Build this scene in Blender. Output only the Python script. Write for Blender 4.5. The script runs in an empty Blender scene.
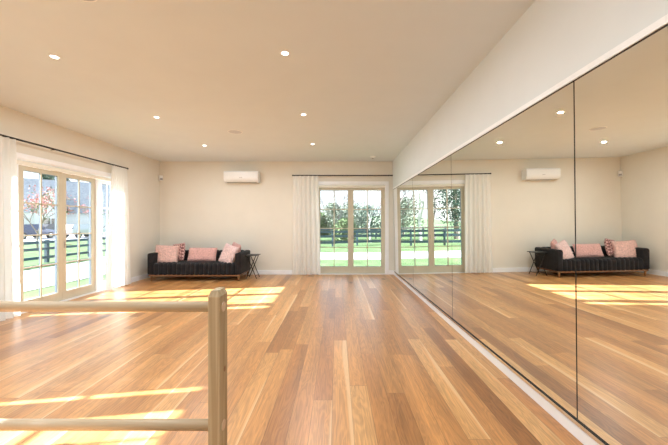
import bpy, bmesh, math, random
from mathutils import Vector, Matrix, Euler, noise
R = random.Random(7)
PI = math.pi
S = bpy.context.scene
COL = S.collection

# ------------------------------------------------------------------ camera
CAMZ = 1.207
cd = bpy.data.cameras.new('camera'); cam = bpy.data.objects.new('camera', cd); COL.objects.link(cam)
cam.location = (0, 0, CAMZ); cam.rotation_euler = (PI/2, 0, 0)
cd.sensor_width = 36; cd.lens = 315*36/668
cd.shift_x = -3/668; cd.shift_y = 1.5/668
cd.clip_start = 0.05; cd.clip_end = 500
S.camera = cam
# ------------------------------------------------------------------ sky
W = bpy.data.worlds.new('sky'); S.world = W; W.use_nodes = True
wn = W.node_tree; wn.nodes.clear()
def wnode(t, **k):
    n = wn.nodes.new(t)
    for a, b in k.items(): setattr(n, a, b)
    return n
SKY = 1.4
tc = wnode('ShaderNodeTexCoord'); sx = wnode('ShaderNodeSeparateXYZ'); wn.links.new(tc.outputs['Generated'], sx.inputs[0])
gr = wnode('ShaderNodeValToRGB')
gr.color_ramp.elements[0].position = 0.0; gr.color_ramp.elements[0].color = (0.92, 0.95, 1.0, 1)
gr.color_ramp.elements[1].position = 0.7; gr.color_ramp.elements[1].color = (0.35, 0.55, 0.95, 1)
e = gr.color_ramp.elements.new(0.25); e.color = (0.68, 0.82, 1.0, 1)
wn.links.new(sx.outputs['Z'], gr.inputs[0])
nz = wnode('ShaderNodeTexNoise'); nz.inputs['Scale'].default_value = 3.0; nz.inputs['Detail'].default_value = 5
mp = wnode('ShaderNodeMapping'); mp.inputs['Scale'].default_value = (1, 1, 3)
wn.links.new(tc.outputs['Generated'], mp.inputs[0]); wn.links.new(mp.outputs[0], nz.inputs[0])
cr = wnode('ShaderNodeValToRGB'); cr.color_ramp.elements[0].position = 0.45; cr.color_ramp.elements[1].position = 0.62
wn.links.new(nz.outputs[0], cr.inputs[0])
mx = wnode('ShaderNodeMixRGB'); mx.inputs[2].default_value = (1, 1, 1, 1)
wn.links.new(cr.outputs[0], mx.inputs[0]); wn.links.new(gr.outputs[0], mx.inputs[1])
bg = wnode('ShaderNodeBackground'); bg.inputs[1].default_value = SKY
wo = wnode('ShaderNodeOutputWorld'); wn.links.new(mx.outputs[0], bg.inputs[0]); wn.links.new(bg.outputs[0], wo.inputs[0])
# ------------------------------------------------------------------ sun
sl = bpy.data.lights.new('sun', 'SUN'); so = bpy.data.objects.new('sun', sl); COL.objects.link(so)
az, el = math.radians(8.8), math.radians(29.8)
sd = Vector((math.cos(el)*math.cos(az), math.cos(el)*math.sin(az), -math.sin(el)))
so.rotation_euler = sd.to_track_quat('-Z', 'Y').to_euler(); so.location = (-20, 0, 14)
sl.energy = 28.0; sl.angle = math.radians(0.6); sl.color = (1.0, 0.98, 1.03)
DOWNLIGHT_W = 12.0
DOWNLIGHT_COL = (0.84, 0.93, 1.0)
# ------------------------------------------------------------------ exposure
S.view_settings.view_transform = 'Standard'; S.view_settings.look = 'None'
S.view_settings.exposure = 0.57; S.view_settings.gamma = 1.0; S.view_settings.use_curve_mapping = False
S.cycles.max_bounces = 12; S.cycles.diffuse_bounces = 6; S.cycles.glossy_bounces = 5
S.cycles.transparent_max_bounces = 16; S.cycles.use_denoising = True
S.cycles.sample_clamp_indirect = 8.0

# ================================================================== materials
def srgb(r, g, b):
    f = lambda c: (c/255/12.92 if c/255 <= 0.04045 else ((c/255+0.055)/1.055)**2.4)
    return (f(r), f(g), f(b), 1)
class NT:
    def __init__(s, name):
        s.m = bpy.data.materials.new(name); s.m.use_nodes = True; s.t = s.m.node_tree; s.t.nodes.clear()
        s.out = s.t.nodes.new('ShaderNodeOutputMaterial')
    def n(s, t, ins=None, **k):
        n = s.t.nodes.new(t)
        for a, b in k.items(): setattr(n, a, b)
        for a, b in (ins or {}).items():
            if hasattr(b, 'is_linked') or isinstance(b, bpy.types.NodeSocket): s.t.links.new(b, n.inputs[a])
            else: n.inputs[a].default_value = b
        return n
    def math(s, op, a, b=0.0, c=None):
        ins = {0: a, 1: b}
        if c is not None: ins[2] = c
        return s.n('ShaderNodeMath', ins, operation=op).outputs[0]
def mat(name, col, rough=0.5, metal=0.0, nscale=40, namp=0.06, bump=0.0, bscale=None, coat=0.0, sheen=0.0, stretch=(1, 1, 1), spec=0.5):
    t = NT(name)
    tc = t.n('ShaderNodeTexCoord'); mp = t.n('ShaderNodeMapping', {0: tc.outputs['Object'], 'Scale': stretch})
    nz = t.n('ShaderNodeTexNoise', {'Vector': mp.outputs[0], 'Scale': nscale, 'Detail': 4.0})
    v = t.n('ShaderNodeMapRange', {0: nz.outputs[0], 1: 0.3, 2: 0.7, 3: 1-namp, 4: 1+namp})
    h = t.n('ShaderNodeHueSaturation', {'Value': v.outputs[0], 'Color': col})
    p = t.n('ShaderNodeBsdfPrincipled', {'Base Color': h.outputs[0], 'Roughness': rough, 'Metallic': metal, 'Coat Weight': coat, 'Sheen Weight': sheen, 'Specular IOR Level': spec})
    if bump:
        n2 = t.n('ShaderNodeTexNoise', {'Vector': mp.outputs[0], 'Scale': bscale or nscale*2, 'Detail': 3.0})
        b = t.n('ShaderNodeBump', {'Height': n2.outputs[0], 'Strength': bump, 'Distance': 0.01})
        t.t.links.new(b.outputs[0], p.inputs['Normal'])
    t.t.links.new(p.outputs[0], t.out.inputs[0])
    return t.m
M = {}
M['wall'] = mat('cream_wall_paint', (0.775, 0.745, 0.665, 1), 0.85, nscale=3, namp=0.015, bump=0.05, bscale=300)
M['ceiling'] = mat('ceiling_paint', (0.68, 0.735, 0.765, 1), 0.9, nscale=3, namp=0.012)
M['mirror_wall'] = mat('pale_wall_paint', (0.70, 0.735, 0.74, 1), 0.85, nscale=3, namp=0.015, bump=0.05, bscale=300)
M['white'] = mat('white_gloss_trim', (0.90, 0.91, 0.93, 1), 0.35, nscale=8, namp=0.02)
M['trimcream'] = mat('cream_trim', (0.80, 0.76, 0.66, 1), 0.4, nscale=8, namp=0.02)
M['door'] = mat('door_paint_stone', (0.58, 0.53, 0.41, 1), 0.45, nscale=10, namp=0.03)
M['cladding'] = mat('blue_grey_cladding', (0.16, 0.19, 0.24, 1), 0.5, namp=0.03)
M['dark'] = mat('dark_metal', (0.035, 0.03, 0.028, 1), 0.4, 0.6, namp=0.05)
M['black'] = mat('black_gap', (0.012, 0.011, 0.01, 1), 0.6)
M['chrome'] = mat('brushed_aluminium', (0.75, 0.73, 0.70, 1), 0.22, 1.0, nscale=20, namp=0.03)
M['steel'] = mat('steel_handle', (0.40, 0.38, 0.35, 1), 0.35, 1.0)
M['plastic'] = mat('white_plastic', (0.85, 0.86, 0.86, 1), 0.3, namp=0.02)
M['plasticgrey'] = mat('grey_plastic', (0.35, 0.34, 0.33, 1), 0.4)
M['grille'] = mat('speaker_grille', (0.58, 0.61, 0.66, 1), 0.7, bump=0.4, bscale=600)
M['velvet'] = mat('charcoal_velvet', (0.013, 0.012, 0.014, 1), 0.75, nscale=14, namp=0.4, sheen=0.07, bump=0.2, spec=0.25)
M['walnut'] = mat('walnut_base', (0.22, 0.10, 0.04, 1), 0.4, nscale=12, namp=0.25, stretch=(1, 12, 12))
M['legwood'] = mat('brown_leg_wood', (0.33, 0.17, 0.07, 1), 0.4, nscale=12, namp=0.2)
M['pink'] = mat('blush_pile', (0.74, 0.50, 0.45, 1), 0.95, nscale=35, namp=0.22, sheen=0.3)
M['pinkpale'] = mat('pale_pink_pile', (0.80, 0.62, 0.60, 1), 0.95, nscale=35, namp=0.2, sheen=0.3)
M['pinkknit'] = mat('dusky_pink_knit', (0.62, 0.36, 0.33, 1), 0.95, nscale=60, namp=0.3, sheen=0.2)
def patterned():
    t = NT('diamond_weave')
    tc = t.n('ShaderNodeTexCoord')
    mp = t.n('ShaderNodeMapping', {0: tc.outputs['Object'], 'Rotation': (0, PI/4, 0)})
    c = t.n('ShaderNodeTexChecker', {'Vector': mp.outputs[0], 'Scale': 20.0, 'Color1': (0.66, 0.42, 0.39, 1), 'Color2': (0.20, 0.09, 0.09, 1)})
    p = t.n('ShaderNodeBsdfPrincipled', {'Base Color': c.outputs[0], 'Roughness': 0.95})
    t.t.links.new(p.outputs[0], t.out.inputs[0]); return t.m
M['patterned'] = patterned()
M['fence'] = mat('dark_fence_stain', (0.035, 0.075, 0.10, 1), 0.7, nscale=10, namp=0.3)
M['path'] = mat('pale_concrete', (0.34, 0.325, 0.32, 1), 0.9, nscale=5, namp=0.08)
M['road'] = mat('grey_asphalt', (0.30, 0.30, 0.31, 1), 0.9, nscale=5, namp=0.08)
M['grass'] = mat('lawn_grass', (0.095, 0.150, 0.064, 1), 0.95, nscale=1.4, namp=0.3, spec=0.1)
M['bark'] = mat('grey_bark', (0.22, 0.18, 0.15, 1), 0.9, nscale=8, namp=0.3)
M['birch'] = mat('pale_birch_bark', (0.62, 0.60, 0.58, 1), 0.8, nscale=6, namp=0.3)
M['twig'] = mat('mauve_grey_twigs', (0.32, 0.27, 0.27, 1), 0.9, nscale=8, namp=0.2)
M['evergreen'] = mat('evergreen_leaves', (0.06, 0.11, 0.08, 1), 0.8, nscale=2, namp=0.5, spec=0.2)
M['olive'] = mat('grey_green_leaves', (0.19, 0.225, 0.17, 1), 0.8, nscale=2, namp=0.5, spec=0.2)
M['lime'] = mat('light_green_leaves', (0.17, 0.235, 0.11, 1), 0.8, nscale=2, namp=0.4, spec=0.2)
M['red'] = mat('coral_leaves', (0.66, 0.28, 0.28, 1), 0.8, nscale=3, namp=0.5, spec=0.2)
M['roof'] = mat('grey_roof_tiles', (0.30, 0.32, 0.35, 1), 0.8, nscale=3, namp=0.2)
M['housewall'] = mat('pale_weatherboard', (0.80, 0.81, 0.82, 1), 0.8, nscale=3, namp=0.05)
M['carblue'] = mat('blue_car_paint', (0.035, 0.055, 0.13, 1), 0.25, coat=1.0, namp=0.02)
M['carsilver'] = mat('silver_car_paint', (0.55, 0.57, 0.60, 1), 0.25, 0.2, coat=1.0, namp=0.02)
M['cardark'] = mat('dark_car_paint', (0.03, 0.035, 0.05, 1), 0.25, coat=1.0, namp=0.02)
M['carglass'] = mat('dark_car_glass', (0.02, 0.025, 0.03, 1), 0.08, coat=1.0)
M['tyre'] = mat('tyre_rubber', (0.012, 0.012, 0.012, 1), 0.8)
M['hills'] = mat('distant_scrub', (0.13, 0.19, 0.10, 1), 0.95, nscale=0.3, namp=0.4, spec=0.1)

def glass():
    t = NT('clear_glass')
    lw = t.n('ShaderNodeLayerWeight', {'Blend': 0.5})
    f = t.n('ShaderNodeMapRange', {0: t.math('POWER', lw.outputs['Facing'], 5.0), 3: 0.035, 4: 1.0})
    a = t.n('ShaderNodeBsdfTransparent', {'Color': (0.94, 0.97, 0.96, 1)})
    b = t.n('ShaderNodeBsdfGlossy', {'Roughness': 0.0, 'Color': (1, 1, 1, 1)})
    m = t.n('ShaderNodeMixShader', {0: f.outputs[0], 1: a.outputs[0], 2: b.outputs[0]})
    t.t.links.new(m.outputs[0], t.out.inputs[0]); return t.m
M['glass'] = glass()
def mirror():
    t = NT('silvered_mirror')
    p = t.n('ShaderNodeBsdfPrincipled', {'Base Color': (0.90, 0.91, 0.86, 1), 'Metallic': 1.0, 'Roughness': 0.0})
    t.t.links.new(p.outputs[0], t.out.inputs[0]); return t.m
M['mirror'] = mirror()
def sheer():
    t = NT('sheer_white_voile')
    tc = t.n('ShaderNodeTexCoord')
    w = t.n('ShaderNodeTexNoise', {'Vector': tc.outputs['Object'], 'Scale': 90.0})
    v = t.n('ShaderNodeMapRange', {0: w.outputs[0], 3: 0.02, 4: 0.06})
    d = t.n('ShaderNodeBsdfDiffuse', {'Color': (0.90, 0.89, 0.85, 1)})
    tr = t.n('ShaderNodeBsdfTranslucent', {'Color': (0.92, 0.92, 0.90, 1)})
    tp = t.n('ShaderNodeBsdfTransparent', {'Color': (1, 1, 1, 1)})
    m = t.n('ShaderNodeMixShader', {0: 0.32, 1: d.outputs[0], 2: tr.outputs[0]})
    m2 = t.n('ShaderNodeMixShader', {0: v.outputs[0], 1: m.outputs[0], 2: tp.outputs[0]})
    t.t.links.new(m2.outputs[0], t.out.inputs[0]); return t.m
M['sheer'] = sheer()
def emis(name, c, s):
    t = NT(name); e = t.n('ShaderNodeEmission', {0: c, 1: s}); t.t.links.new(e.outputs[0], t.out.inputs[0]); return t.m
M['lens'] = emis('lit_lens', (1, 0.97, 0.92, 1), 6.0)
def floor_mat():
    t = NT('oak_floorboards')
    tc = t.n('ShaderNodeTexCoord'); s = t.n('ShaderNodeSeparateXYZ', {0: tc.outputs['Object']})
    X, Y = s.outputs[0], s.outputs[1]
    Wd, L = 0.128, 1.95
    xs = t.math('DIVIDE', t.math('ADD', X, 20.0), Wd); ix = t.math('FLOOR', xs); fx = t.math('FRACT', xs)
    wr = t.n('ShaderNodeTexWhiteNoise', {'W': ix}, noise_dimensions='1D').outputs['Value']
    wr2 = t.n('ShaderNodeTexWhiteNoise', {'W': t.math('ADD', ix, 57.3)}, noise_dimensions='1D').outputs['Value']
    Lr = t.math('MULTIPLY_ADD', wr2, 0.9, L-0.55)
    ys = t.math('ADD', t.math('DIVIDE', t.math('ADD', Y, 20.0), Lr), t.math('MULTIPLY', wr, 7.0))
    iy = t.math('FLOOR', ys); fy = t.math('FRACT', ys)
    cb = t.n('ShaderNodeCombineXYZ', {0: ix, 1: iy, 2: 0.0})
    wn_ = t.n('ShaderNodeTexWhiteNoise', {'Vector': cb.outputs[0]}, noise_dimensions='3D')
    rv = wn_.outputs['Value']; rc = t.n('ShaderNodeSeparateColor', {0: wn_.outputs['Color']})
    ramp = t.n('ShaderNodeValToRGB', {0: rv})
    cr = ramp.color_ramp; cr.elements[0].position = 0; cr.elements[0].color = (0.357, 0.152, 0.054, 1)
    cr.elements[1].position = 1; cr.elements[1].color = (0.66, 0.377, 0.166, 1)
    for p, c in ((0.12, (0.448, 0.206, 0.075, 1)), (0.35, (0.52, 0.250, 0.094, 1)), (0.7, (0.58, 0.293, 0.114, 1)), (0.9, (0.63, 0.341, 0.142, 1))):
        e = cr.elements.new(p); e.color = c
    # grain, offset per board
    off = t.math('MULTIPLY', rv, 37.0)
    gv = t.n('ShaderNodeCombineXYZ', {0: t.math('MULTIPLY', X, 9.0), 1: t.math('ADD', t.math('MULTIPLY', Y, 1.1), off), 2: off})
    n1 = t.n('ShaderNodeTexNoise', {'Vector': gv.outputs[0], 'Scale': 1.6, 'Detail': 3.0, 'Distortion': 0.6}).outputs[0]
    rings = t.math('SINE', t.math('MULTIPLY', n1, 55.0))
    gf = t.n('ShaderNodeCombineXYZ', {0: t.math('MULTIPLY', X, 130.0), 1: t.math('MULTIPLY_ADD', Y, 3.5, off), 2: off})
    n2 = t.n('ShaderNodeTexNoise', {'Vector': gf.outputs[0], 'Scale': 1.0, 'Detail': 3.0}).outputs[0]
    gl = t.n('ShaderNodeCombineXYZ', {0: t.math('MULTIPLY', X, 7.0), 1: t.math('MULTIPLY_ADD', Y, 0.5, off), 2: off})
    n3 = t.n('ShaderNodeTexNoise', {'Vector': gl.outputs[0], 'Scale': 1.0, 'Detail': 1.0}).outputs[0]
    v = t.math('ADD', 0.16, t.math('MULTIPLY', n2, 0.74))
    v = t.math('ADD', v, t.math('MULTIPLY', rings, 0.10))
    v = t.math('ADD', v, t.math('MULTIPLY', n3, 0.80))
    # sapwood: a pale strip at one side of some boards
    sap = t.math('MULTIPLY', t.math('GREATER_THAN', rc.outputs[0], 0.55), t.n('ShaderNodeMapRange', {0: t.math('ADD', fx, t.math('MULTIPLY', t.math('SUBTRACT', n3, 0.5), 1.3)), 1: 0.93, 2: 1.05, 3: 0.0, 4: 1.0}).outputs[0])
    # knots
    vor = t.n('ShaderNodeTexVoronoi', {'Vector': t.n('ShaderNodeCombineXYZ', {0: t.math('MULTIPLY', X, 2.6), 1: t.math('MULTIPLY', Y, 0.9), 2: 0.0}).outputs[0], 'Scale': 1.0}).outputs['Distance']
    kn = t.n('ShaderNodeMapRange', {0: vor, 1: 0.05, 2: 0.13, 3: 0.30, 4: 1.0}).outputs[0]
    v = t.math('MULTIPLY', v, kn)
    # joints
    ex = t.math('LESS_THAN', t.math('MINIMUM', fx, t.math('SUBTRACT', 1.0, fx)), 0.010)
    ey = t.math('LESS_THAN', t.math('MINIMUM', fy, t.math('SUBTRACT', 1.0, fy)), 0.0007)
    jt = t.math('MAXIMUM', ex, ey)
    v = t.math('MULTIPLY', v, t.math('SUBTRACT', 1.0, t.math('MULTIPLY', jt, 0.55)))
    h = t.n('ShaderNodeHueSaturation', {'Value': v, 'Saturation': 1.04, 'Color': ramp.outputs[0]})
    mixs = t.n('ShaderNodeMixRGB', {0: t.math('MULTIPLY', sap, 0.6), 1: h.outputs[0], 2: (0.78, 0.55, 0.30, 1)})
    p = t.n('ShaderNodeBsdfPrincipled', {'Base Color': mixs.outputs[0], 'Roughness': t.math('MULTIPLY_ADD', n2, 0.12, 0.30), 'Specular IOR Level': 0.5, 'Coat Weight': 0.35, 'Coat Roughness': 0.32})
    b = t.n('ShaderNodeBump', {'Height': t.math('SUBTRACT', n2, t.math('MULTIPLY', jt, 2.0)), 'Strength': 0.06, 'Distance': 0.004})
    t.t.links.new(b.outputs[0], p.inputs['Normal'])
    t.t.links.new(p.outputs[0], t.out.inputs[0]); return t.m
M['floor'] = floor_mat()
def pine():
    t = NT('pine_timber')
    tc = t.n('ShaderNodeTexCoord')
    mp = t.n('ShaderNodeMapping', {0: tc.outputs['Generated'], 'Scale': (1, 1, 1)})
    o = t.n('ShaderNodeMapping', {0: tc.outputs['Object'], 'Scale': (18, 18, 0.5)})
    n = t.n('ShaderNodeTexNoise', {'Vector': o.outputs[0], 'Scale': 1.0, 'Detail': 2.0, 'Distortion': 0.4})
    w = t.math('SINE', t.math('MULTIPLY', n.outputs[0], 30.0))
    r = t.n('ShaderNodeValToRGB', {0: t.math('MULTIPLY_ADD', w, 0.5, 0.5)})
    r.color_ramp.elements[0].color = (0.46, 0.36, 0.22, 1); r.color_ramp.elements[1].color = (0.36, 0.265, 0.145, 1)
    r.color_ramp.elements[0].position = 0.3
    p = t.n('ShaderNodeBsdfPrincipled', {'Base Color': r.outputs[0], 'Roughness': 0.55})
    t.t.links.new(p.outputs[0], t.out.inputs[0]); return t.m
M['pine'] = pine()
def pine_x():
    t = NT('pine_rail_timber')
    tc = t.n('ShaderNodeTexCoord')
    o = t.n('ShaderNodeMapping', {0: tc.outputs['Object'], 'Scale': (0.9, 22, 22)})
    n = t.n('ShaderNodeTexNoise', {'Vector': o.outputs[0], 'Scale': 1.0, 'Detail': 2.0, 'Distortion': 0.5})
    w = t.math('SINE', t.math('MULTIPLY', n.outputs[0], 16.0))
    r = t.n('ShaderNodeValToRGB', {0: t.math('MULTIPLY_ADD', w, 0.5, 0.5)})
    r.color_ramp.elements[0].color = (0.56, 0.46, 0.33, 1); r.color_ramp.elements[1].color = (0.45, 0.34, 0.21, 1)
    p = t.n('ShaderNodeBsdfPrincipled', {'Base Color': r.outputs[0], 'Roughness': 0.5})
    t.t.links.new(p.outputs[0], t.out.inputs[0]); return t.m
M['pinerail'] = pine_x()
M['plug'] = mat('timber_plug', (0.66, 0.50, 0.36, 1), 0.6)

# ================================================================== helpers
def box(bm, x0, x1, y0, y1, z0, z1, bev=0.0):
    vs = [bm.verts.new((x, y, z)) for x in (x0, x1) for y in (y0, y1) for z in (z0, z1)]
    fs = [(0, 1, 3, 2), (4, 6, 7, 5), (0, 4, 5, 1), (2, 3, 7, 6), (0, 2, 6, 4), (1, 5, 7, 3)]
    faces = [bm.faces.new([vs[i] for i in f]) for f in fs]
    if bev:
        ed = list({e for f in faces for e in f.edges})
        bmesh.ops.bevel(bm, geom=ed, offset=bev, segments=2, profile=0.5, affect='EDGES')
    return vs
def tube(bm, pts, rad, n=10, cap=True):
    pts = [Vector(p) for p in pts]
    rads = rad if isinstance(rad, (list, tuple)) else [rad]*len(pts)
    rings = []
    up = None
    for i, p in enumerate(pts):
        d = (pts[min(i+1, len(pts)-1)] - pts[max(i-1, 0)]).normalized()
        a = Vector((0, 0, 1)) if abs(d.z) < 0.9 else Vector((1, 0, 0))
        u = d.cross(a).normalized(); v = d.cross(u).normalized()
        if up is not None and u.dot(up) < 0: u, v = -u, -v
        up = u
        rings.append([bm.verts.new(p + rads[i]*(math.cos(2*PI*k/n)*u + math.sin(2*PI*k/n)*v)) for k in range(n)])
    for a, b in zip(rings, rings[1:]):
        for k in range(n): bm.faces.new((a[k], a[(k+1) % n], b[(k+1) % n], b[k]))
    if cap:
        bm.faces.new(rings[0][::-1]); bm.faces.new(rings[-1])
def lathe(bm, prof, n=32, c=(0, 0, 0)):
    rings = []
    for r, z in prof:
        if r < 1e-5: rings.append([bm.verts.new((c[0], c[1], c[2]+z))])
        else: rings.append([bm.verts.new((c[0]+r*math.cos(2*PI*k/n), c[1]+r*math.sin(2*PI*k/n), c[2]+z)) for k in range(n)])
    for a, b in zip(rings, rings[1:]):
        for k in range(n):
            k2 = (k+1) % n
            if len(a) == 1 and len(b) == 1: continue
            if len(a) == 1: bm.faces.new((a[0], b[k], b[k2]))
            elif len(b) == 1: bm.faces.new((a[k], a[k2], b[0]))
            else: bm.faces.new((a[k], a[k2], b[k2], b[k]))
def obj(name, bm, m, parent=None, loc=(0, 0, 0), rot=(0, 0, 0), smooth=False, label=None):
    bmesh.ops.recalc_face_normals(bm, faces=bm.faces[:])
    me = bpy.data.meshes.new(name); bm.to_mesh(me); bm.free()
    o = bpy.data.objects.new(name, me); COL.objects.link(o)
    me.materials.append(M[m] if isinstance(m, str) else m)
    if smooth: me.polygons.foreach_set('use_smooth', [True]*len(me.polygons))
    o.parent = parent; o.location = loc; o.rotation_euler = rot
    if label: o['label'] = label
    return o
def BX(*a, bev=0.0):
    bm = bmesh.new(); box(bm, *a, bev=bev); return bm
def bxs(*lst, bev=0.0):
    bm = bmesh.new()
    for a in lst: box(bm, *a, bev=bev)
    return bm
def TB(*a, **k):
    bm = bmesh.new(); tube(bm, *a, **k); return bm
def thing(name, label, cat, loc=(0, 0, 0), rot=(0, 0, 0), group=None):
    o = bpy.data.objects.new(name, None); COL.objects.link(o); o.empty_display_size = 0.1
    o.location = loc; o.rotation_euler = rot
    o['label'] = label; o['category'] = cat
    if group: o['group'] = group
    return o
def tag(o, label, cat, group=None):
    o['label'] = label; o['category'] = cat
    if group: o['group'] = group
    return o
def struct(o, label=None):
    o['kind'] = 'structure'
    if label: o['label'] = label
    return o
def copy_thing(root, loc, rot=None, label=None):
    r = root.copy(); COL.objects.link(r); r.location = loc
    if rot: r.rotation_euler = rot
    if label: r['label'] = label
    for ch in list(root.children):
        c = ch.copy(); COL.objects.link(c); c.parent = r
        for g in list(ch.children):
            d = g.copy(); COL.objects.link(d); d.parent = c
    return r

# ================================================================== room shell
XL, YB, H, YN = -4.235, 7.527, 2.70, -3.0
XR0, XR1 = 1.362, 1.325          # the mirrored wall leans in a touch: bottom, top
def lean(z): return XR0 + (XR1-XR0)*z/H
T = 0.16
struct(obj('floor', BX(XL-0.02, XR0+0.02, YN, YB+0.02, -0.08, 0.0), 'floor'), 'honey oak floorboards running the length of the studio')
struct(obj('ceiling', BX(XL-T, XR0+0.2, YN-T, YB+T, H, H+0.1), 'ceiling'), 'flat warm white plaster ceiling')
# openings
BC, BHW, BHH = 0.332, 0.835, 2.155           # back doors: centre, half width, height
LC, LHW, LHH = 5.015, 1.095, 2.085             # left doors
L2 = 1.015
struct(obj('wall_back', bxs((XL-T, BC-BHW, YB, YB+T, -0.05, H), (BC+BHW, XR0+0.2, YB, YB+T, -0.05, H), (BC-BHW, BC+BHW, YB, YB+T, BHH, H)), 'wall'), 'cream end wall with the garden doors')
struct(obj('wall_left', bxs((XL-T, XL, YN-T, L2-LHW, -0.05, H), (XL-T, XL, L2+LHW, LC-LHW, -0.05, H), (XL-T, XL, LC+LHW, YB, -0.05, H),
    (XL-T, XL, L2-LHW, L2+LHW, LHH, H), (XL-T, XL, LC-LHW, LC+LHW, LHH, H)), 'wall'), 'cream side wall with glazed doors')
struct(obj('wall_near', BX(XL, XR0+0.2, YN-T, YN, -0.05, H), 'wall'), 'cream wall behind the camera')
bm = bmesh.new()
vs = [bm.verts.new(p) for p in ((lean(-.05), YN, -.05), (1.56, YN, -.05), (1.56, YB, -.05), (lean(-.05), YB, -.05), (XR1, YN, H), (1.56, YN, H), (1.56, YB, H), (XR1, YB, H))]
for f in ((0, 1, 2, 3), (4, 7, 6, 5), (0, 4, 5, 1), (1, 5, 6, 2), (2, 6, 7, 3), (3, 7, 4, 0)): bm.faces.new([vs[i] for i in f])
struct(obj('wall_right', bm, 'mirror_wall'), 'pale wall carrying the mirrors')
# skirtings
SK = 0.105
def skirt(name, segs, lab):
    bm = bmesh.new()
    for s in segs: box(bm, *s, bev=0.003)
    struct(obj(name, bm, 'white'), lab)
skirt('baseboard_back', [(XL, BC-BHW-0.07, YB-0.016, YB, 0, SK), (BC+BHW+0.07, XR0-0.01, YB-0.016, YB, 0, SK)], 'white skirting along the end wall')
skirt('baseboard_left', [(XL, XL+0.016, LC+LHW+0.07, YB-0.016, 0, SK), (XL, XL+0.016, L2+LHW+0.07, LC-LHW-0.07, 0, SK), (XL, XL+0.016, YN, L2-LHW-0.07, 0, SK)], 'white skirting along the side wall')
skirt('baseboard_right', [(XR0-0.015, XR0+0.05, YN, YB-0.016, 0, 0.086)], 'white skirting board under the mirrors')

# ------------------------------------------------------------------ mirrors
PHI, PSI = 0.0100, 0.004
ZM0, ZM1 = 0.125, 1.999
def mx_at(y, z): return 1.329 - PHI*(z-ZM0) - PSI*(y-3.6)
def slab(bm, y0, y1, z0, z1, d0, d1):
    """slab parallel to the mirrors, front face d0 and back face d1 behind the mirror face"""
    vs = []
    for d in (d0, d1):
        for y in (y0, y1):
            for z in (z0, z1): vs.append(bm.verts.new((mx_at(y, z)+d, y, z)))
    for f in ((0, 1, 3, 2), (4, 6, 7, 5), (0, 4, 5, 1), (2, 3, 7, 6), (0, 2, 6, 4), (1, 5, 7, 3)): bm.faces.new([vs[i] for i in f])
seams = [7.25, 5.45, 3.62, 1.752, -0.08, -1.91]
mlabels = ['tall wall mirror panel farthest away, beside the garden doors', 'second wall mirror panel from the garden doors, reflecting doors and curtain edge',
           'wall mirror panel reflecting the air conditioner and half of the sofa', 'nearest wall mirror panel, cut by the right edge of the photo',
           'wall mirror panel behind the photographer, outside the photo']
for i in range(5):
    bm = bmesh.new(); slab(bm, seams[i+1]+0.0045, seams[i]-0.0045, ZM0, ZM1, 0.0, 0.006)
    t = obj('mirror_panel', bm, 'mirror'); tag(t, mlabels[i], 'mirror', 'frameless mirror panels on the right wall')
bm = bmesh.new(); slab(bm, -1.91, 7.245, ZM0-0.018, ZM1, 0.0061, 0.016); struct(obj('trim_1', bm, 'black'), 'dark backing board behind the mirror joints')
bm = bmesh.new(); slab(bm, -1.91, 7.25, 0.0865, ZM0-0.016, -0.004, 0.02); struct(obj('trim_2', bm, 'chrome'), 'aluminium channel under the mirrors')
bm = bmesh.new(); slab(bm, -1.91, 7.25, ZM1+0.006, ZM1+0.04, -0.010, 0.03); struct(obj('trim_3', bm, 'plastic'), 'pale channel above the mirrors')
bm = bmesh.new(); slab(bm, -1.91, 7.25, ZM1, ZM1+0.006, -0.002, 0.012); struct(obj('trim_4', bm, 'black'), 'dark joint line above the mirrors')

# ------------------------------------------------------------------ glazed doors
def pane_grid(root, name, u0, u1, z0, z1, g0, g1, gz0, gz1, y, m, handle=None, cols=2, nrow=4, lab=None):
    """a framed glazed leaf; stile faces u0..u1, glass g0..g1 / gz0..gz1, interior face at local y"""
    d = 0.042; e_ = 0.023
    bm = bxs((u0, g0, y, y+e_, z0, z1), (g1, u1, y, y+e_, z0, z1), (g0, g1, y, y+e_, z0, gz0), (g0, g1, y, y+e_, gz1, z1))
    leaf = obj(name, bm, m, root, label=lab)
    q = 0.004
    obj('outer_frame', bxs((u0, g0+q, y+0.0232, y+d+0.012, z0, z1), (g1-q, u1, y+0.0232, y+d+0.012, z0, z1), (g0+q, g1-q, y+0.0232, y+d+0.012, z0, gz0+q), (g0+q, g1-q, y+0.0232, y+d+0.012, gz1-q, z1)), 'cladding', leaf, label='grey outer cladding of the frame')
    obj('glass_pane', BX(g0, g1, y+0.019, y+0.023, gz0, gz1), 'glass', leaf)
    if cols > 1:
        for c in range(1, cols):
            u = g0+(g1-g0)*c/cols
            obj('glazing_bar', BX(u-0.010, u+0.010, y+0.010, y+0.019, gz0, gz1), m, leaf)
            obj('outer_bar', BX(u-0.010, u+0.010, y+0.023, y+0.036, gz0, gz1), 'cladding', leaf, label='grey outer glazing bar')
    for r in range(1, nrow):
        z = gz0+(gz1-gz0)*r/nrow
        obj('glazing_bar', BX(g0, g1, y+0.010, y+0.019, z-0.009, z+0.009), m, leaf)
        obj('outer_bar', BX(g0, g1, y+0.023, y+0.036, z-0.009, z+0.009), 'cladding', leaf, label='grey outer glazing bar')
    if handle is not None:
        hx, dr = handle
        bm = BX(hx-0.010, hx+0.010, y-0.006, y, 0.83, 0.93, bev=0.002)
        tube(bm, [(hx, y-0.004, 0.88), (hx, y-0.040, 0.88), (hx+dr*0.085, y-0.042, 0.88)], 0.006, 8)
        obj('door_handle', bm, 'steel', leaf)
    return leaf
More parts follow.
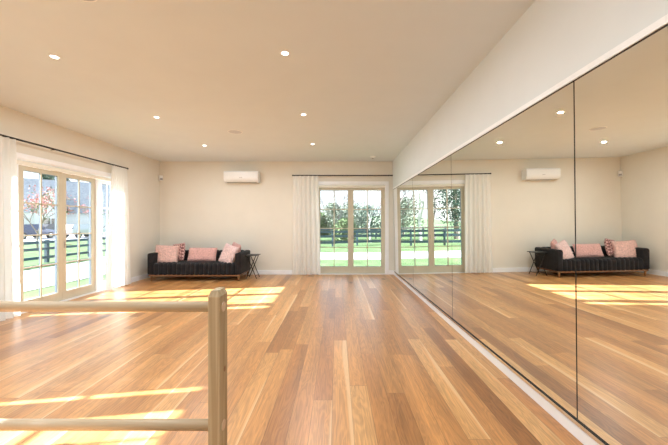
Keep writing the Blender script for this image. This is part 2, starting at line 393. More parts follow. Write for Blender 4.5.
def door_root(name, loc, rot, lab):
    r = bpy.data.objects.new(name, None); COL.objects.link(r); r.location = loc; r.rotation_euler = rot
    r['kind'] = 'structure'; r['label'] = lab; return r
def casing(root, hw, hh, top_gap):
    c = 0.068
    obj('casing', bxs((-hw-c, -hw, -0.018, 0.0, 0, hh+c), (hw, hw+c, -0.018, 0.0, 0, hh+c), (-hw, hw, -0.018, 0.0, hh, hh+c), bev=0.003), 'white', root)
    j = 0.012
    obj('jamb', bxs((-hw, -hw+j, 0, T, 0, hh), (hw-j, hw, 0, T, 0, hh), (-hw+j, hw-j, 0, T, hh-j, hh)), 'white', root)
    obj('screen_box', BX(-hw+j, hw-j, 0.012, 0.07, hh-top_gap, hh-j-0.010, bev=0.004), 'trimcream', root)
    obj('sill', BX(-hw, hw, 0.0, T+0.03, -0.045, 0.012, bev=0.003), 'plastic', root)
# back pair
r = door_root('door_1', (BC, YB, 0), (0, 0, 0), 'pair of glazed garden doors in the end wall')
casing(r, BHW, BHH, 0.075)
y = 0.073
pane_grid(r, 'door_leaf', -0.823, -0.001, 0.015, 2.080, -0.737, -0.067, 0.18, 2.021, y, 'door')
pane_grid(r, 'door_leaf', 0.001, 0.823, 0.015, 2.080, 0.066, 0.737, 0.18, 2.021, y, 'door', handle=(0.03, 1))
# left units
def left_unit(name, yc, lab):
    r = door_root(name, (XL, yc, 0), (0, 0, PI/2), lab)
    casing(r, LHW, LHH, 0.075)
    y = 0.065; o = 5.015
    zt, g0, g1 = 2.008, 0.147, 1.948
    pane_grid(r, 'door_leaf', 4.235-o, 4.932-o, 0.015, zt, 4.322-o, 4.863-o, g0, g1, y, 'door')
    pane_grid(r, 'door_leaf', 4.934-o, 5.605-o, 0.015, zt, 5.002-o, 5.533-o, g0, g1, y, 'door', handle=(4.968-o, 1))
    obj('mullion', bxs((5.607-o, 5.70-o, y-0.02, y+0.07, 0.012, zt), (4.17-o, 4.233-o, y-0.02, y+0.07, 0.012, zt)), 'white', r)
    pane_grid(r, 'sidelight', 5.702-o, 6.095-o, 0.015, zt, 5.76-o, 6.06-o, g0, g1, y, 'white')
    pane_grid(r, 'sidelight', 3.935-o, 4.168-o, 0.015, zt, 3.98-o, 4.15-o, g0, g1, y, 'white', cols=1)
    return r
left_unit('door_2', LC, 'stone coloured glazed doors with sidelights in the side wall')
left_unit('door_3', L2, 'glazed doors in the side wall, nearer and outside the photo')

# ------------------------------------------------------------------ curtains and rails
def curtain(name, p0, p1, ztop, top, bot, folds, amp, lab, seed=0, zb=0.012):
    """p0->p1 direction line on floor; top/bot = (a,b) distances along it"""
    d = Vector((p1[0]-p0[0], p1[1]-p0[1], 0)).normalized(); nrm = Vector((-d.y, d.x, 0))
    rr = random.Random(seed)
    nu, nv = folds*10, 26
    ph = [rr.uniform(-0.5, 0.5) for _ in range(folds+2)]; am = [rr.uniform(0.6, 1.25) for _ in range(folds+2)]
    bm = bmesh.new(); g = []
    for j in range(nv+1):
        v = j/nv; z = ztop + (zb-ztop)*v
        row = []
        k = v**0.8
        for i in range(nu+1):
            u = i/nu
            a = top[0]+(top[1]-top[0])*u; b = bot[0]+(bot[1]-bot[0])*u
            f = u*folds; fi = int(f); fr = f-fi
            A = am[fi]*(1-fr)+am[fi+1]*fr; P = ph[fi]*(1-fr)+ph[fi+1]*fr
            w = math.sin(2*PI*f + P*k*1.6)
            s = a+(b-a)*k
            off = w*amp*A*(0.55+0.45*k)
            hem = 0.006*math.sin(7*u+seed) if j == nv else 0
            row.append(bm.verts.new(Vector(p0)+d*s+nrm*off+Vector((0, 0, z+max(hem, 0)))))
        g.append(row)
    for a, b in zip(g, g[1:]):
        for i in range(nu): bm.faces.new((a[i], a[i+1], b[i+1], b[i]))
    o = obj(name, bm, 'sheer', smooth=True); tag(o, lab, 'curtain')
    return o
YCB = YB-0.10
curtain('curtain', (0, YCB, 0), (1, YCB, 0), 2.342, (-1.045, -0.44), (-1.05, -0.385), 6, 0.020, 'floor-length white sheer curtain left of the end garden doors', 3)
XCL = XL+0.105
curtain('curtain', (XCL, 0, 0), (XCL, 1, 0), 2.29, (5.80, 6.19), (5.64, 6.30), 7, 0.032, 'sunlit white sheer curtain nearest the sofa, at the far end of side doors', 5)
curtain('curtain', (XCL, 0, 0), (XCL, 1, 0), 2.29, (3.30, 4.05), (3.25, 4.10), 9, 0.036, 'white sheer curtain at the left edge of the photo', 8)
curtain('curtain', (XCL, 0, 0), (XCL, 1, 0), 2.29, (1.86, 2.35), (1.83, 2.40), 8, 0.034, 'white sheer curtain beside the nearer side doors, outside the photo', 9)
def rail(a, b, z, lab, ends):
    t = thing('curtain_rail', lab, 'curtain rail', a)
    v = Vector(b)-Vector(a)
    obj('rod', TB([(0, 0, z), (v.x, v.y, z)], 0.0125, 10), 'dark', t)
    n = v.normalized(); wallv = Vector((0, 0.09, 0)) if abs(v.x) > abs(v.y) else Vector((-0.095, 0, 0))
    for f in ends:
        p = v*f; bm = bmesh.new(); tube(bm, [(p.x, p.y, z), (p.x+wallv.x, p.y+wallv.y, z)], 0.006, 8)
        obj('bracket', bm, 'dark', t)
    obj('end_cap', TB([(-n.x*0.018, -n.y*0.018, z), (0.002*n.x, .002*n.y, z)], 0.017, n=12), 'dark', t)
    obj('end_cap', TB([(v.x, v.y, z), (v.x+n.x*0.018, v.y+n.y*0.018, z)], 0.017, n=12), 'dark', t)
rail((-1.04, YCB, 0), (1.295, YCB, 0), 2.352, 'thin dark curtain rail above the end garden doors', (0.03, 0.55, 0.97))
rail((XCL, 3.1, 0), (XCL, 6.20, 0), 2.30, 'thin dark curtain rail above the side doors', (0.04, 0.5, 0.96))
rail((XCL, -0.5, 0), (XCL, 2.45, 0), 2.30, 'dark curtain rail over the nearer side doors, outside the photo', (0.04, 0.5, 0.96))

# ------------------------------------------------------------------ ceiling fittings
def downlight():
    t = thing('downlight', 'x', 'ceiling light', (0, 0, 0), group='recessed ceiling downlights')
    bm = bmesh.new(); lathe(bm, [(0.029, 0.0), (0.030, -0.004), (0.036, -0.005), (0.043, -0.003), (0.044, 0.0)], 28); obj('trim_ring', bm, 'white', t, smooth=True)
    bm = bmesh.new(); lathe(bm, [(0, -0.0035), (0.0295, -0.0035), (0.0295, -0.0005), (0, -0.0005)], 24); obj('lens', bm, 'lens', t, label='glowing white lens')
    return t
def lamp_for(t):
    l = bpy.data.lights.new('downlight_lamp', 'AREA'); l.shape = 'DISK'; l.size = 0.056; l.energy = DOWNLIGHT_W; l.color = DOWNLIGHT_COL
    o = bpy.data.objects.new('downlight_lamp', l); COL.objects.link(o); o.parent = t; o.location = (0, 0, -0.006)
d0 = downlight()
XLs = {'l': -2.52, 'r': -0.455}
dls = [('r', 2.75, 'large-looking round downlight at top centre, nearest of the right row'), ('r', 4.29, 'middle downlight of the right row, above the floor centre'),
       ('r', 5.88, 'downlight of the right row nearest the end garden doors'), ('l', 2.81, 'nearest downlight of the left row, upper left of the photo'),
       ('l', 4.40, 'middle downlight of the left row'), ('l', 5.99, 'downlight of the left row nearest the sofa'),
       ('r', 1.15, 'ceiling downlight overhead on the right row, outside the photo'), ('r', -0.45, 'ceiling downlight behind the camera on the right row, outside the photo'),
       ('l', 1.2, 'ceiling downlight overhead on the left row, outside the photo'), ('l', -0.4, 'ceiling downlight behind the camera on the left row, outside the photo'),
       ('r', -2.0, 'rearmost ceiling downlight of the right row, outside the photo'), ('l', -2.0, 'rearmost ceiling downlight of the left row, outside the photo')]
for i, (s, y, lab) in enumerate(dls):
    o = d0 if i == 0 else copy_thing(d0, (0, 0, 0))
    o.location = (XLs[s], y, H); o['label'] = lab
for o in [o for o in list(COL.objects) if o.name.startswith('downlight') and o.parent is None]: lamp_for(o)
for i, (x, y, lab) in enumerate([(-1.65, 5.10, 'grey round ceiling speaker between the two far downlight rows'), (-1.65, 2.0, 'grey round ceiling speaker cut by the top edge of the photo')]):
    t = thing('ceiling_speaker', lab, 'speaker', (x, y, H), group='round in-ceiling speakers')
    bm = bmesh.new(); lathe(bm, [(0.106, 0), (0.106, -0.005), (0.112, -0.006), (0.116, 0)], 40); obj('rim', bm, 'plastic', t, smooth=True)
    bm = bmesh.new(); lathe(bm, [(0, -0.006), (0.09, -0.005), (0.1065, -0.003), (0.1065, 0)], 40); obj('grille', bm, 'grille', t)
t = thing('smoke_alarm', 'small round white alarm on the ceiling near the end doors', 'smoke alarm', (0.79, 6.96, H))
bm = bmesh.new(); lathe(bm, [(0, -0.036), (0.03, -0.036), (0.036, -0.026), (0.045, -0.022), (0.062, -0.016), (0.065, 0)], 28); obj('housing', bm, 'plastic', t, smooth=True)
bm = bmesh.new(); lathe(bm, [(0, -0.052), (0.020, -0.050), (0.026, -0.035), (0, -0.035)], 20); obj('sensor', bm, 'plasticgrey', t, smooth=True)
# ------------------------------------------------------------------ motion sensor
t = thing('motion_sensor', 'small white motion sensor high in the far corner by sofa', 'motion sensor', (XL+0.045, YB-0.045, 2.30), (0, 0, math.radians(45)))
bm = BX(-0.042, 0.042, -0.055, 0.022, -0.075, 0.06, bev=0.016); obj('body', bm, 'plastic', t, smooth=True)
bm = BX(-0.028, 0.028, -0.0585, -0.05, -0.052, -0.006, bev=0.003); obj('sensor_window', bm, 'plasticgrey', t)
# ------------------------------------------------------------------ air conditioner
t = thing('air_conditioner', 'white split-system air conditioner high on the end wall above sofa', 'air conditioner', (-2.237, YB, 2.18))
prof = [(0, 0), (-0.10, 0.0), (-0.165, 0.015), (-0.20, 0.055), (-0.212, 0.10), (-0.212, 0.24), (-0.195, 0.262), (0, 0.262)]
bm = bmesh.new(); hw = 0.40
A = [bm.verts.new((-hw, y, z)) for y, z in prof]; B = [bm.verts.new((hw, y, z)) for y, z in prof]
for i in range(len(prof)):
    k = (i+1) % len(prof); bm.faces.new((A[i], A[k], B[k], B[i]))
bm.faces.new(A[::-1]); bm.faces.new(B)
bmesh.ops.bevel(bm, geom=[e for e in bm.edges if abs(e.verts[0].co.x-e.verts[1].co.x) < 1e-5], offset=0.006, segments=2, affect='EDGES')
obj('body', bm, 'plastic', t)
obj('front_panel', BX(-0.375, 0.375, -0.2175, -0.211, 0.085, 0.235, bev=0.002), 'plastic', t)
bm = bmesh.new()
box(bm, -0.35, 0.35, -0.02, 0.02, -0.002, 0.003); o = obj('air_vane', bm, 'plastic', t, (0, -0.172, 0.027), (math.radians(-47), 0, 0))
obj('outlet', BX(-0.35, 0.35, -0.15, -0.06, -0.002, 0.001), 'plasticgrey', t)
obj('logo', BX(-0.035, 0.035, -0.2185, -0.2174, 0.105, 0.113), 'plasticgrey', t, label='small grey badge')

# ================================================================== sofa
sx0, sx1, syf, syb = -3.995, -2.03, 6.62, 7.40
t = thing('sofa', 'charcoal channel-tufted velvet sofa on a low wooden base', 'sofa', ((sx0+sx1)/2, (syf+syb)/2, 0))
w, dp = (sx1-sx0)/2, (syb-syf)/2
obj('base', BX(-w+0.02, w-0.02, -dp+0.015, dp-0.02, 0.105, 0.135, bev=0.003), 'walnut', t)
for x in (-w+0.07, w-0.05):
    for yy in (-dp+0.04, dp-0.06):
        bm = bmesh.new(); lathe(bm, [(0, 0), (0.013, 0), (0.022, 0.09), (0.026, 0.105), (0, 0.105)], 14); obj('leg', bm, 'legwood', t, (x, yy, 0), smooth=True)
aw = 0.125; SH = 0.375
def rounded(prof_n, ): pass
# seat: vertical channels on the front roll over on to the top
bm = bmesh.new()
x0, x1 = -w+aw, w-aw; nch = 18; nu = nch*8
path = []
yf, yb_, r_ = -dp+0.005, dp-0.16, 0.055
path.append((yf+0.02, 0.135, 0, -1)); path.append((yf+0.003, 0.15, -1, -.3))
for k in range(5): path.append((yf, 0.17+(SH-r_-0.17)*k/4, -1, 0))
for k in range(1, 7):
    a = k/6*PI/2; path.append((yf+r_-r_*math.cos(a), SH-r_+r_*math.sin(a), -math.cos(a), math.sin(a)))
for k in range(1, 8): path.append((yf+r_+(yb_-yf-r_)*k/7, SH, 0, 1))
g = []
for (py, pz, ny, nz_) in path:
    row = []
    for i in range(nu+1):
        u = i/nu; f = (u*nch) % 1.0
        dd = 0.040*(abs(math.sin(PI*f))**0.6) - 0.026
        if py > yb_-0.05: dd *= 0.3
        row.append(bm.verts.new((x0+(x1-x0)*u, py+ny*dd, pz+nz_*dd*0.8)))
    g.append(row)
for a, b in zip(g, g[1:]):
    for i in range(nu): bm.faces.new((a[i], a[i+1], b[i+1], b[i]))
box(bm, x0, x1, yf+0.03, yb_, 0.135, SH-0.02)
obj('seat', bm, 'velvet', t, smooth=True)
# backrest with channels
bm = bmesh.new(); g = []
yb0 = dp-0.18
pth = [(yb0, SH-0.03, -1, 0), (yb0+0.005, 0.45, -1, 0.1), (yb0+0.02, 0.53, -1, 0.1)]
for k in range(0, 7):
    a = k/6*PI; pth.append((yb0+0.095-0.07*math.cos(a), 0.555+0.045*math.sin(a), -math.cos(a), math.sin(a)))
for (py, pz, ny, nz_) in pth:
    row = []
    for i in range(nu+1):
        u = i/nu; f = (u*nch) % 1.0
        dd = 0.018*(abs(math.sin(PI*f))**0.5) - 0.010
        row.append(bm.verts.new((x0+(x1-x0)*u, py+ny*dd, pz+nz_*dd)))
    g.append(row)
for a, b in zip(g, g[1:]):
    for i in range(nu): bm.faces.new((a[i], a[i+1], b[i+1], b[i]))
box(bm, x0, x1, yb0+0.03, dp, 0.135, 0.575, bev=0.01)
obj('backrest', bm, 'velvet', t, smooth=True)
for s in (-1, 1):
    bm = bmesh.new(); xa = s*(w-aw/2)
    box(bm, xa-aw/2, xa+aw/2, -dp, dp, 0.135, 0.60, bev=0.03)
    for v in bm.verts:   # soft outward roll
        q = (v.co.z-0.135)/0.465
        v.co.x += s*0.006*math.sin(PI*q)
        if v.co.y < 0: v.co.z -= 0.012*(abs(v.co.y)/dp)*max(0, q-0.5)*2
    obj('armrest', bm, 'velvet', t, smooth=True)
    obj('piping', TB([(xa+s*0.045, -dp+0.004, 0.16), (xa+s*0.045, -dp-0.002, 0.55), (xa, -dp+0.004, 0.585), (xa-s*0.045, -dp-0.002, 0.55), (xa-s*0.045, -dp+0.004, 0.40)], 0.0045, 6), 'velvet', t)

# ------------------------------------------------------------------ cushions
def cushion(name, W_, H_, T_, m, loc, rot, lab, style, seed):
    rr = random.Random(seed)
    bm = bmesh.new(); n = 26
    def P(u, v, s):
        e = max(0.0, (1-abs(u)**2.6))*max(0.0, (1-abs(v)**2.6))
        th = T_*0.5*e**0.42
        cx = 1-0.06*(1-abs(v))*abs(u)**2*0 - 0.05*(1-v*v)*abs(u)
        cz = 1-0.05*(1-u*u)*abs(v)
        if style == 'knit':
            th += 0.007*(abs(math.sin(u*14+ (0.8 if int((v+1)*9) % 2 else 0)))*abs(math.sin(v*9*PI/2)))*min(1, e*3)
        elif style == 'check':
            th += 0.012*(1 if (int((u+1)*5)+int((v+1)*5)) % 2 else 0)*min(1, e*3)
        else: th += 0.010*noise.noise(Vector((u*5, v*5, seed+s)))*min(1, e*3)
        return Vector((u*W_/2*cx, s*th, v*H_/2*cz))
    V = {}
    for s in (-1, 1):
        for i in range(n+1):
            for j in range(n+1):
                u, v = -1+2*i/n, -1+2*j/n
                edge = i in (0, n) or j in (0, n)
                if edge and s == 1: V[s, i, j] = V[-1, i, j]; continue
                V[s, i, j] = bm.verts.new(P(u, v, s))
        for i in range(n):
            for j in range(n):
                bm.faces.new((V[s, i, j], V[s, i+1, j], V[s, i+1, j+1], V[s, i, j+1]))
    t = obj(name, bm, m, None, loc, rot, smooth=True); tag(t, lab, 'cushion')
    if style == 'shag':
        bm = bmesh.new()
        for k in range(1500):
            u, v = rr.uniform(-0.98, 0.98), rr.uniform(-0.98, 0.98); s = rr.choice((-1, -1, 1))
            if rr.random() < 0.3:
                if rr.random() < 0.5: u = rr.choice((-0.99, 0.99))
                else: v = rr.choice((-0.99, 0.99))
            p = P(u, v, s); d = Vector((u*0.5+rr.uniform(-.5, .5), s*1.0, v*0.4-0.7+rr.uniform(-.4, .4))).normalized()
            q = p+d*rr.uniform(0.014, 0.028); a = d.orthogonal().normalized()*0.005; b = d.cross(a)
            r1 = [bm.verts.new(p+a), bm.verts.new(p-a*0.5+b*0.87), bm.verts.new(p-a*0.5-b*0.87)]; tp = bm.verts.new(q)
            for x in range(3): bm.faces.new((r1[x], r1[(x+1) % 3], tp))
        o = obj('pile', bm, m, t); o['kind'] = 'stuff'
    elif style == 'knit' or style == 'check':
        pts = []
        for k in range(0, 41):
            a = 2*PI*k/40; u = max(-1, min(1, 1.25*math.cos(a))); v = max(-1, min(1, 1.25*math.sin(a)))
            p = P(u*0.995, v*0.995, 0); p.y = 0; pts.append(p)
        obj('seam', TB(pts, 0.006, 6, cap=False), m, t)
    return t
D = math.radians
cushion('cushion', 0.50, 0.41, 0.15, 'pink', (-3.73, 6.90, 0.54), (D(-16), D(3), D(6)), 'square shaggy blush pink cushion at the left end of the sofa', 'shag', 11)
cushion('cushion', 0.42, 0.40, 0.12, 'patterned', (-3.56, 7.06, 0.575), (D(-12), D(-8), D(-28)), 'pink and dark diamond-patterned cushion tucked behind the left shaggy cushion', 'check', 12)
cushion('cushion', 0.64, 0.31, 0.12, 'pinkknit', (-3.00, 7.02, 0.53), (D(-20), 0, 0), 'long rectangular knitted pink cushion in the middle of the sofa', 'knit', 13)
cushion('cushion', 0.40, 0.42, 0.14, 'pinkpale', (-2.36, 6.88, 0.545), (D(-20), D(13), D(-30)), 'pale pink shaggy cushion leaning at the right arm of the sofa', 'shag', 14)
cushion('cushion', 0.40, 0.36, 0.11, 'pinkknit', (-2.27, 7.04, 0.60), (D(-10), D(8), D(-50)), 'dusky pink textured cushion in the right corner behind the pale one', 'check', 15)

# ------------------------------------------------------------------ side table
t = thing('side_table', 'small black folding side table with crossed legs beside sofa', 'side table', (-1.885, 7.06, 0))
obj('table_top', BX(-0.135, 0.135, -0.17, 0.17, 0.508, 0.522, bev=0.004), 'dark', t)
for yy in (-0.13, 0.13):
    for s in (-1, 1):
        o = yy+s*0.008
        obj('leg', TB([(s*0.115, o, 0.0), (-s*0.10, o, 0.508)], 0.0085, 8), 'dark', t)
for s in (-1, 1):
    obj('stretcher', TB([(s*0.088, -0.135, 0.06), (s*0.088, 0.135, 0.06)], 0.007, 8), 'dark', t)

# ================================================================== ballet barre
BY = 1.40
t = thing('ballet_barre', 'freestanding pine ballet barre with two round rails in foreground', 'ballet barre', (-0.5475, BY, 0))
def barre_post(px):
    bm = bmesh.new(); hx, d = 0.026, 0.098; zt = 0.909; c = 0.009
    lv = [(hx, 0, d, 0.0), (hx, 0, d, zt-0.028), (hx-c, c, d-c, zt-0.003), (hx-c-0.002, c+0.002, d-c-0.002, zt)]
    rings = [[bm.verts.new(p) for p in ((-a, b, z), (a, b, z), (a, e, z), (-a, e, z))] for a, b, e, z in lv]
    for r1, r2 in zip(rings, rings[1:]):
        for k in range(4): bm.faces.new((r1[k], r1[(k+1) % 4], r2[(k+1) % 4], r2[k]))
    bm.faces.new(rings[0][::-1]); bm.faces.new(rings[-1])
    ve = [e for e in bm.edges if abs(e.verts[0].co.z-e.verts[1].co.z) > 0.3]
    bmesh.ops.bevel(bm, geom=ve, offset=0.0018, segments=1, affect='EDGES')
    return obj('post', bm, 'pine', t, (px, 0, 0))
for px in (0.0, -2.45):
    p = barre_post(px)
    obj('foot', bxs((0.0262, 0.06, -0.38, 0.10, 0.0, 0.07), bev=0.004), 'pine', t, (px if px == 0 else px-0.0865, 0, 0))
    if px == 0:
        obj('knot', TB([(0.0255, 0.062, 0.536), (0.0266, 0.062, 0.536)], 0.013, 12), 'walnut', p, label='dark wood knot')
for z in (0.828, 0.285):
    rl = obj('rail', TB([(0.0262, 0, 0), (-0.6, 0, 0), (-1.2, 0, 0), (-1.8, 0, 0), (-2.48, 0, 0)], 0.0238, 20), 'pinerail', t, (0, 0.047, z), smooth=False)
    rl.data.polygons.foreach_set('use_smooth', [len(p.vertices) == 4 for p in rl.data.polygons])
    obj('rail_end', TB([(0.0262, 0, 0), (0.0285, 0, 0)], 0.0225, 20), 'plug', rl, label='pale round rail end showing in the post side')

# ================================================================== outside
G = -0.30
struct(obj('ground', bxs((-120, XL-T-0.05, -60, 120, G-0.2, G), (XL-T-0.05, 80, YB+T+0.05, 120, G-0.2, G)), 'grass'), 'mown green lawn around the house')
struct(obj('garden_path', bxs((-10.0, -6.9, -30, 16.4, G, G+0.02), (-6.9, 40, 13.3, 16.4, G, G+0.02)), 'path'), 'pale driveway running round the lawn')
struct(obj('road', BX(-37, -26, -40, 80, G, G+0.02), 'road'), 'grey road beyond the fence')
bm = bmesh.new()
nx_, ny_ = 40, 14; gg = []
for j in range(ny_+1):
    row = []
    for i in range(nx_+1):
        X_, Y_ = -45+130*i/nx_, 58+70*j/ny_
        hgt_ = 5.2*math.sin(PI*min(1, j/ny_*0.9+0.0))*(0.75+0.35*noise.noise(Vector((X_*0.04, Y_*0.03, 2))))*min(1, i/8.0)
        row.append(bm.verts.new((X_, Y_, G-0.05+hgt_)))
    gg.append(row)
for a, b in zip(gg, gg[1:]):
    for i in range(nx_): bm.faces.new((a[i], a[i+1], b[i+1], b[i]))
struct(obj('hill', bm, 'hills', smooth=True), 'low green hill beyond the field')
def fence(name, pts, sp, hgt, lab, rw=0.08):
    t = thing(name, lab, 'fence', (pts[0][0], pts[0][1], G))
    o = Vector((pts[0][0], pts[0][1], 0))
    pp = []
    for a, b in zip(pts, pts[1:]):
        a, b = Vector((*a, 0)), Vector((*b, 0)); L = (b-a).length; n = max(1, round(L/sp))
        for k in range(n): pp.append((a+(b-a)*k/n-o, (b-a).normalized()))
    pp.append((Vector((*pts[-1], 0))-o, pp[-1][1]))
    for z in (0.25, 0.64, 0.93):
        bm = bmesh.new()
        for (a, d), (b, _) in zip(pp, pp[1:]):
            nrm = Vector((-d.y, d.x, 0))
            q = []
            for p in (a, b):
                for s in (0.0, 0.035):
                    for zz in (z*hgt-rw, z*hgt+rw): q.append(bm.verts.new(p+nrm*(s-0.085)+Vector((0, 0, zz))))
            for f in ((0, 1, 3, 2), (4, 6, 7, 5), (0, 4, 5, 1), (2, 3, 7, 6), (0, 2, 6, 4), (1, 5, 7, 3)): bm.faces.new([q[i] for i in f])
        obj('fence_rail', bm, 'fence', t)
    bm0 = BX(-0.06, 0.06, -0.05, 0.06, -0.1, 1.03*hgt, bev=0.006)
    first = None
    for p, d in pp[:90]:
        if first is None: first = obj('post', bm0, 'fence', t)
        else: first_c = first.copy(); COL.objects.link(first_c); first_c.location = p
    if first: first.location = pp[0][0]
fence('paddock_fence', [(-12.0, 19.8), (-4.45, 20.4), (-0.3, 21.3), (1.42, 22.2), (7.2, 25.3), (14.0, 28.5)], 2.0, 1.05, 'dark three-rail paddock fence seen through the end doors')
fence('paddock_fence', [(-11.4, 3.8), (-11.4, 18.8)], 2.1, 0.86, 'dark three-rail fence seen through the side doors', rw=0.05)
fence('paddock_fence', [(-20.0, 32.6), (-4, 31.6), (6.0, 32.6), (16.0, 34.5)], 2.2, 1.05, 'farther dark rail fence across the field')

def leaves(bm, c, rad, n, size, rr, squash=0.8):
    for _ in range(n):
        while True:
            p = Vector((rr.uniform(-1, 1), rr.uniform(-1, 1), rr.uniform(-1, 1)))
            if 0.25 < p.length < 1: break
        q = Vector(c)+Vector((p.x*rad, p.y*rad, p.z*rad*squash))
        a = Vector((rr.gauss(0, 1), rr.gauss(0, 1), rr.gauss(0, 1))).normalized(); b = a.orthogonal().normalized()
        s = size*rr.uniform(0.6, 1.3); a = a*s; b = b*s*0.6
        bm.faces.new([bm.verts.new(q+x) for x in (a, b, -a, -b)])
def limbs(bm, p, d, L, r, depth, rr, spread=0.5, tips=None):
    q = p+d*L
    mid = p+d*L*0.5+Vector((rr.uniform(-1, 1), rr.uniform(-1, 1), 0))*L*0.05
    tube(bm, [p, mid, q], [r, r*0.85, r*0.65], 5 if depth > 2 else 3, cap=False)
    if depth == 0:
        if tips is not None: tips.append(q)
        return
    for k in range(3 if depth > 1 else 4):
        nd = (d+Vector((rr.uniform(-1, 1), rr.uniform(-1, 1), rr.uniform(-0.35, 0.75)))*spread*1.3).normalized()
        st = p+d*L*rr.uniform(0.55, 1.0) if k else q
        limbs(bm, st, nd, L*rr.uniform(0.6, 0.82), r*0.62, depth-1, rr, spread, tips)
def bare_tree(x, y, h, lab, seed, m='twig', depth=5, spread=0.5, cat='tree', name='bare_tree', r=None, leaf=None, group=None):
    rr = random.Random(seed)
    t = thing(name, lab, cat, (x, y, G), group=group)
    bm = bmesh.new(); tips = []
    r = r or h*0.012
    limbs(bm, Vector((0, 0, -0.05)), Vector((rr.uniform(-.05, .05), 0, 1)).normalized(), h*0.34, r, depth, rr, spread, tips)
    obj('trunk', bm, m, t)
    if leaf:
        bm = bmesh.new()
        for q in tips:
            if rr.random() < leaf[2]: leaves(bm, q, leaf[3], leaf[4], leaf[1], rr)
        obj('foliage', bm, leaf[0], t)
        bm = bmesh.new()
        for q in tips:
            if rr.random() < leaf[2]*0.35: leaves(bm, q-Vector((0, 0, 0.15)), leaf[3], 4, leaf[1], rr)
        obj('green_foliage', bm, 'lime', t, label='scattered green leaves')
    return t
def bushy(x, y, h, rad, m, lab, seed, name='evergreen_tree', n=4500, size=0.10, trunk=0.25, cat='tree', squash=1.0, group=None):
    rr = random.Random(seed)
    t = thing(name, lab, cat, (x, y, G), group=group)
    bm = bmesh.new(); tube(bm, [(0, 0, -0.1), (0.05, 0, h*0.4), (0, 0, h*0.8)], [h*0.025+.03, h*0.018+.02, 0.02], 7); obj('trunk', bm, 'bark', t)
    bm = bmesh.new()
    nb = 9
    for k in range(nb):
        f = (k+0.5)/nb; zz = h*(trunk+(1-trunk)*f*0.88)
        rk = rad*(0.62*math.sin(PI*(0.18+0.75*f))+0.15)
        a = rr.uniform(0, 2*PI); o = rad*0.38*(1-f*0.6)
        leaves(bm, (o*math.cos(a), o*math.sin(a), zz), rk, n//nb, size, rr, squash)
    obj('foliage', bm, m, t); return t
# seen through the end doors and their reflection
bushy(-0.2, 36.5, 3.7, 2.2, 'olive', 'rounded grey-green tree seen through the left end-door leaf', 21, name='garden_tree', size=0.10)
bushy(2.0, 40, 3.9, 2.8, 'olive', 'broad grey-green tree rising behind the door meeting stile', 22, name='garden_tree', size=0.10)
bushy(4.6, 44, 3.7, 2.6, 'evergreen', 'dark green tree seen through the right end-door leaf', 23, name='garden_tree', size=0.10)
bushy(6.8, 38, 3.3, 2.4, 'olive', 'grey-green bushy tree at the right end-door edge', 24, name='garden_tree', size=0.10)
bushy(-3.8, 43, 4.0, 2.8, 'olive', 'grey-green tree far across the field behind the curtain side', 29, name='garden_tree', size=0.10)
bushy(0.7, 27.5, 1.9, 1.2, 'lime', 'small yellow-green shrub just behind the paddock fence', 25, name='garden_shrub', size=0.09, trunk=0.05, cat='shrub')
bushy(-1.9, 38, 2.6, 2.0, 'lime', 'yellow-green shrub far behind the left end-door leaf', 26, name='garden_shrub', size=0.12, trunk=0.05, cat='shrub')
bare_tree(2.75, 25.5, 6.5, 'pale bare birch seen through the right end-door leaf', 31, 'birch', 5, 0.42, name='birch_tree', r=0.07)
bare_tree(0.2, 29, 5.4, 'thin bare tree beyond the fence in the left leaf', 32, 'twig', 5, 0.5, r=0.05)
bare_tree(4.3, 29.5, 5.6, 'mauve-grey bare tree beyond the fence in right leaf', 33, 'twig', 5, 0.5, r=0.06)
bare_tree(-4.3, 25.5, 9.0, 'tall pale birch visible only in the mirror', 34, 'birch', 6, 0.42, name='birch_tree', r=0.15)
bare_tree(-2.2, 27.5, 8.5, 'tall mauve-grey bare tree in the far mirror panel', 35, 'twig', 6, 0.5, r=0.09)
bare_tree(-6.6, 29.0, 8.5, 'bare tree behind the evergreen seen in the mirror', 36, 'twig', 6, 0.5, r=0.09)
bare_tree(-8.4, 24.5, 8.0, 'thin bare tree at the curtain edge of the reflected doors', 37, 'twig', 6, 0.5, r=0.07)
bare_tree(-3.4, 29.6, 9.5, 'bare tree far behind the mirrored birch', 38, 'twig', 6, 0.55, r=0.09)
bushy(-8.0, 27.5, 8.6, 2.4, 'evergreen', 'tall dark evergreen reflected in the second mirror panel', 27, size=0.10, trunk=0.2)
bushy(-5.2, 36, 4.0, 2.6, 'olive', 'low grey-green tree between the reflected bare trees', 28, name='garden_tree', size=0.10)
# seen through the side doors
bare_tree(-16.6, 17.5, 3.4, 'small tree with coral red leaves outside the side doors', 41, 'bark', 5, 0.55, name='red_leaved_tree', r=0.05, leaf=('red', 0.05, 0.7, 0.32, 4))
bare_tree(-15.4, 20.0, 3.2, 'bare pale shrub outside the right side-door leaf', 42, 'twig', 5, 0.6, name='bare_shrub', cat='shrub', r=0.04, leaf=('red', 0.045, 0.18, 0.15, 3))
bushy(-69, 76, 14.5, 5.0, 'evergreen', 'dark conifer rising behind the grey roof, left one', 44, size=0.5)
bushy(-56, 80, 14.0, 4.5, 'evergreen', 'dark conifer rising behind the grey roof, right one', 45, size=0.45)

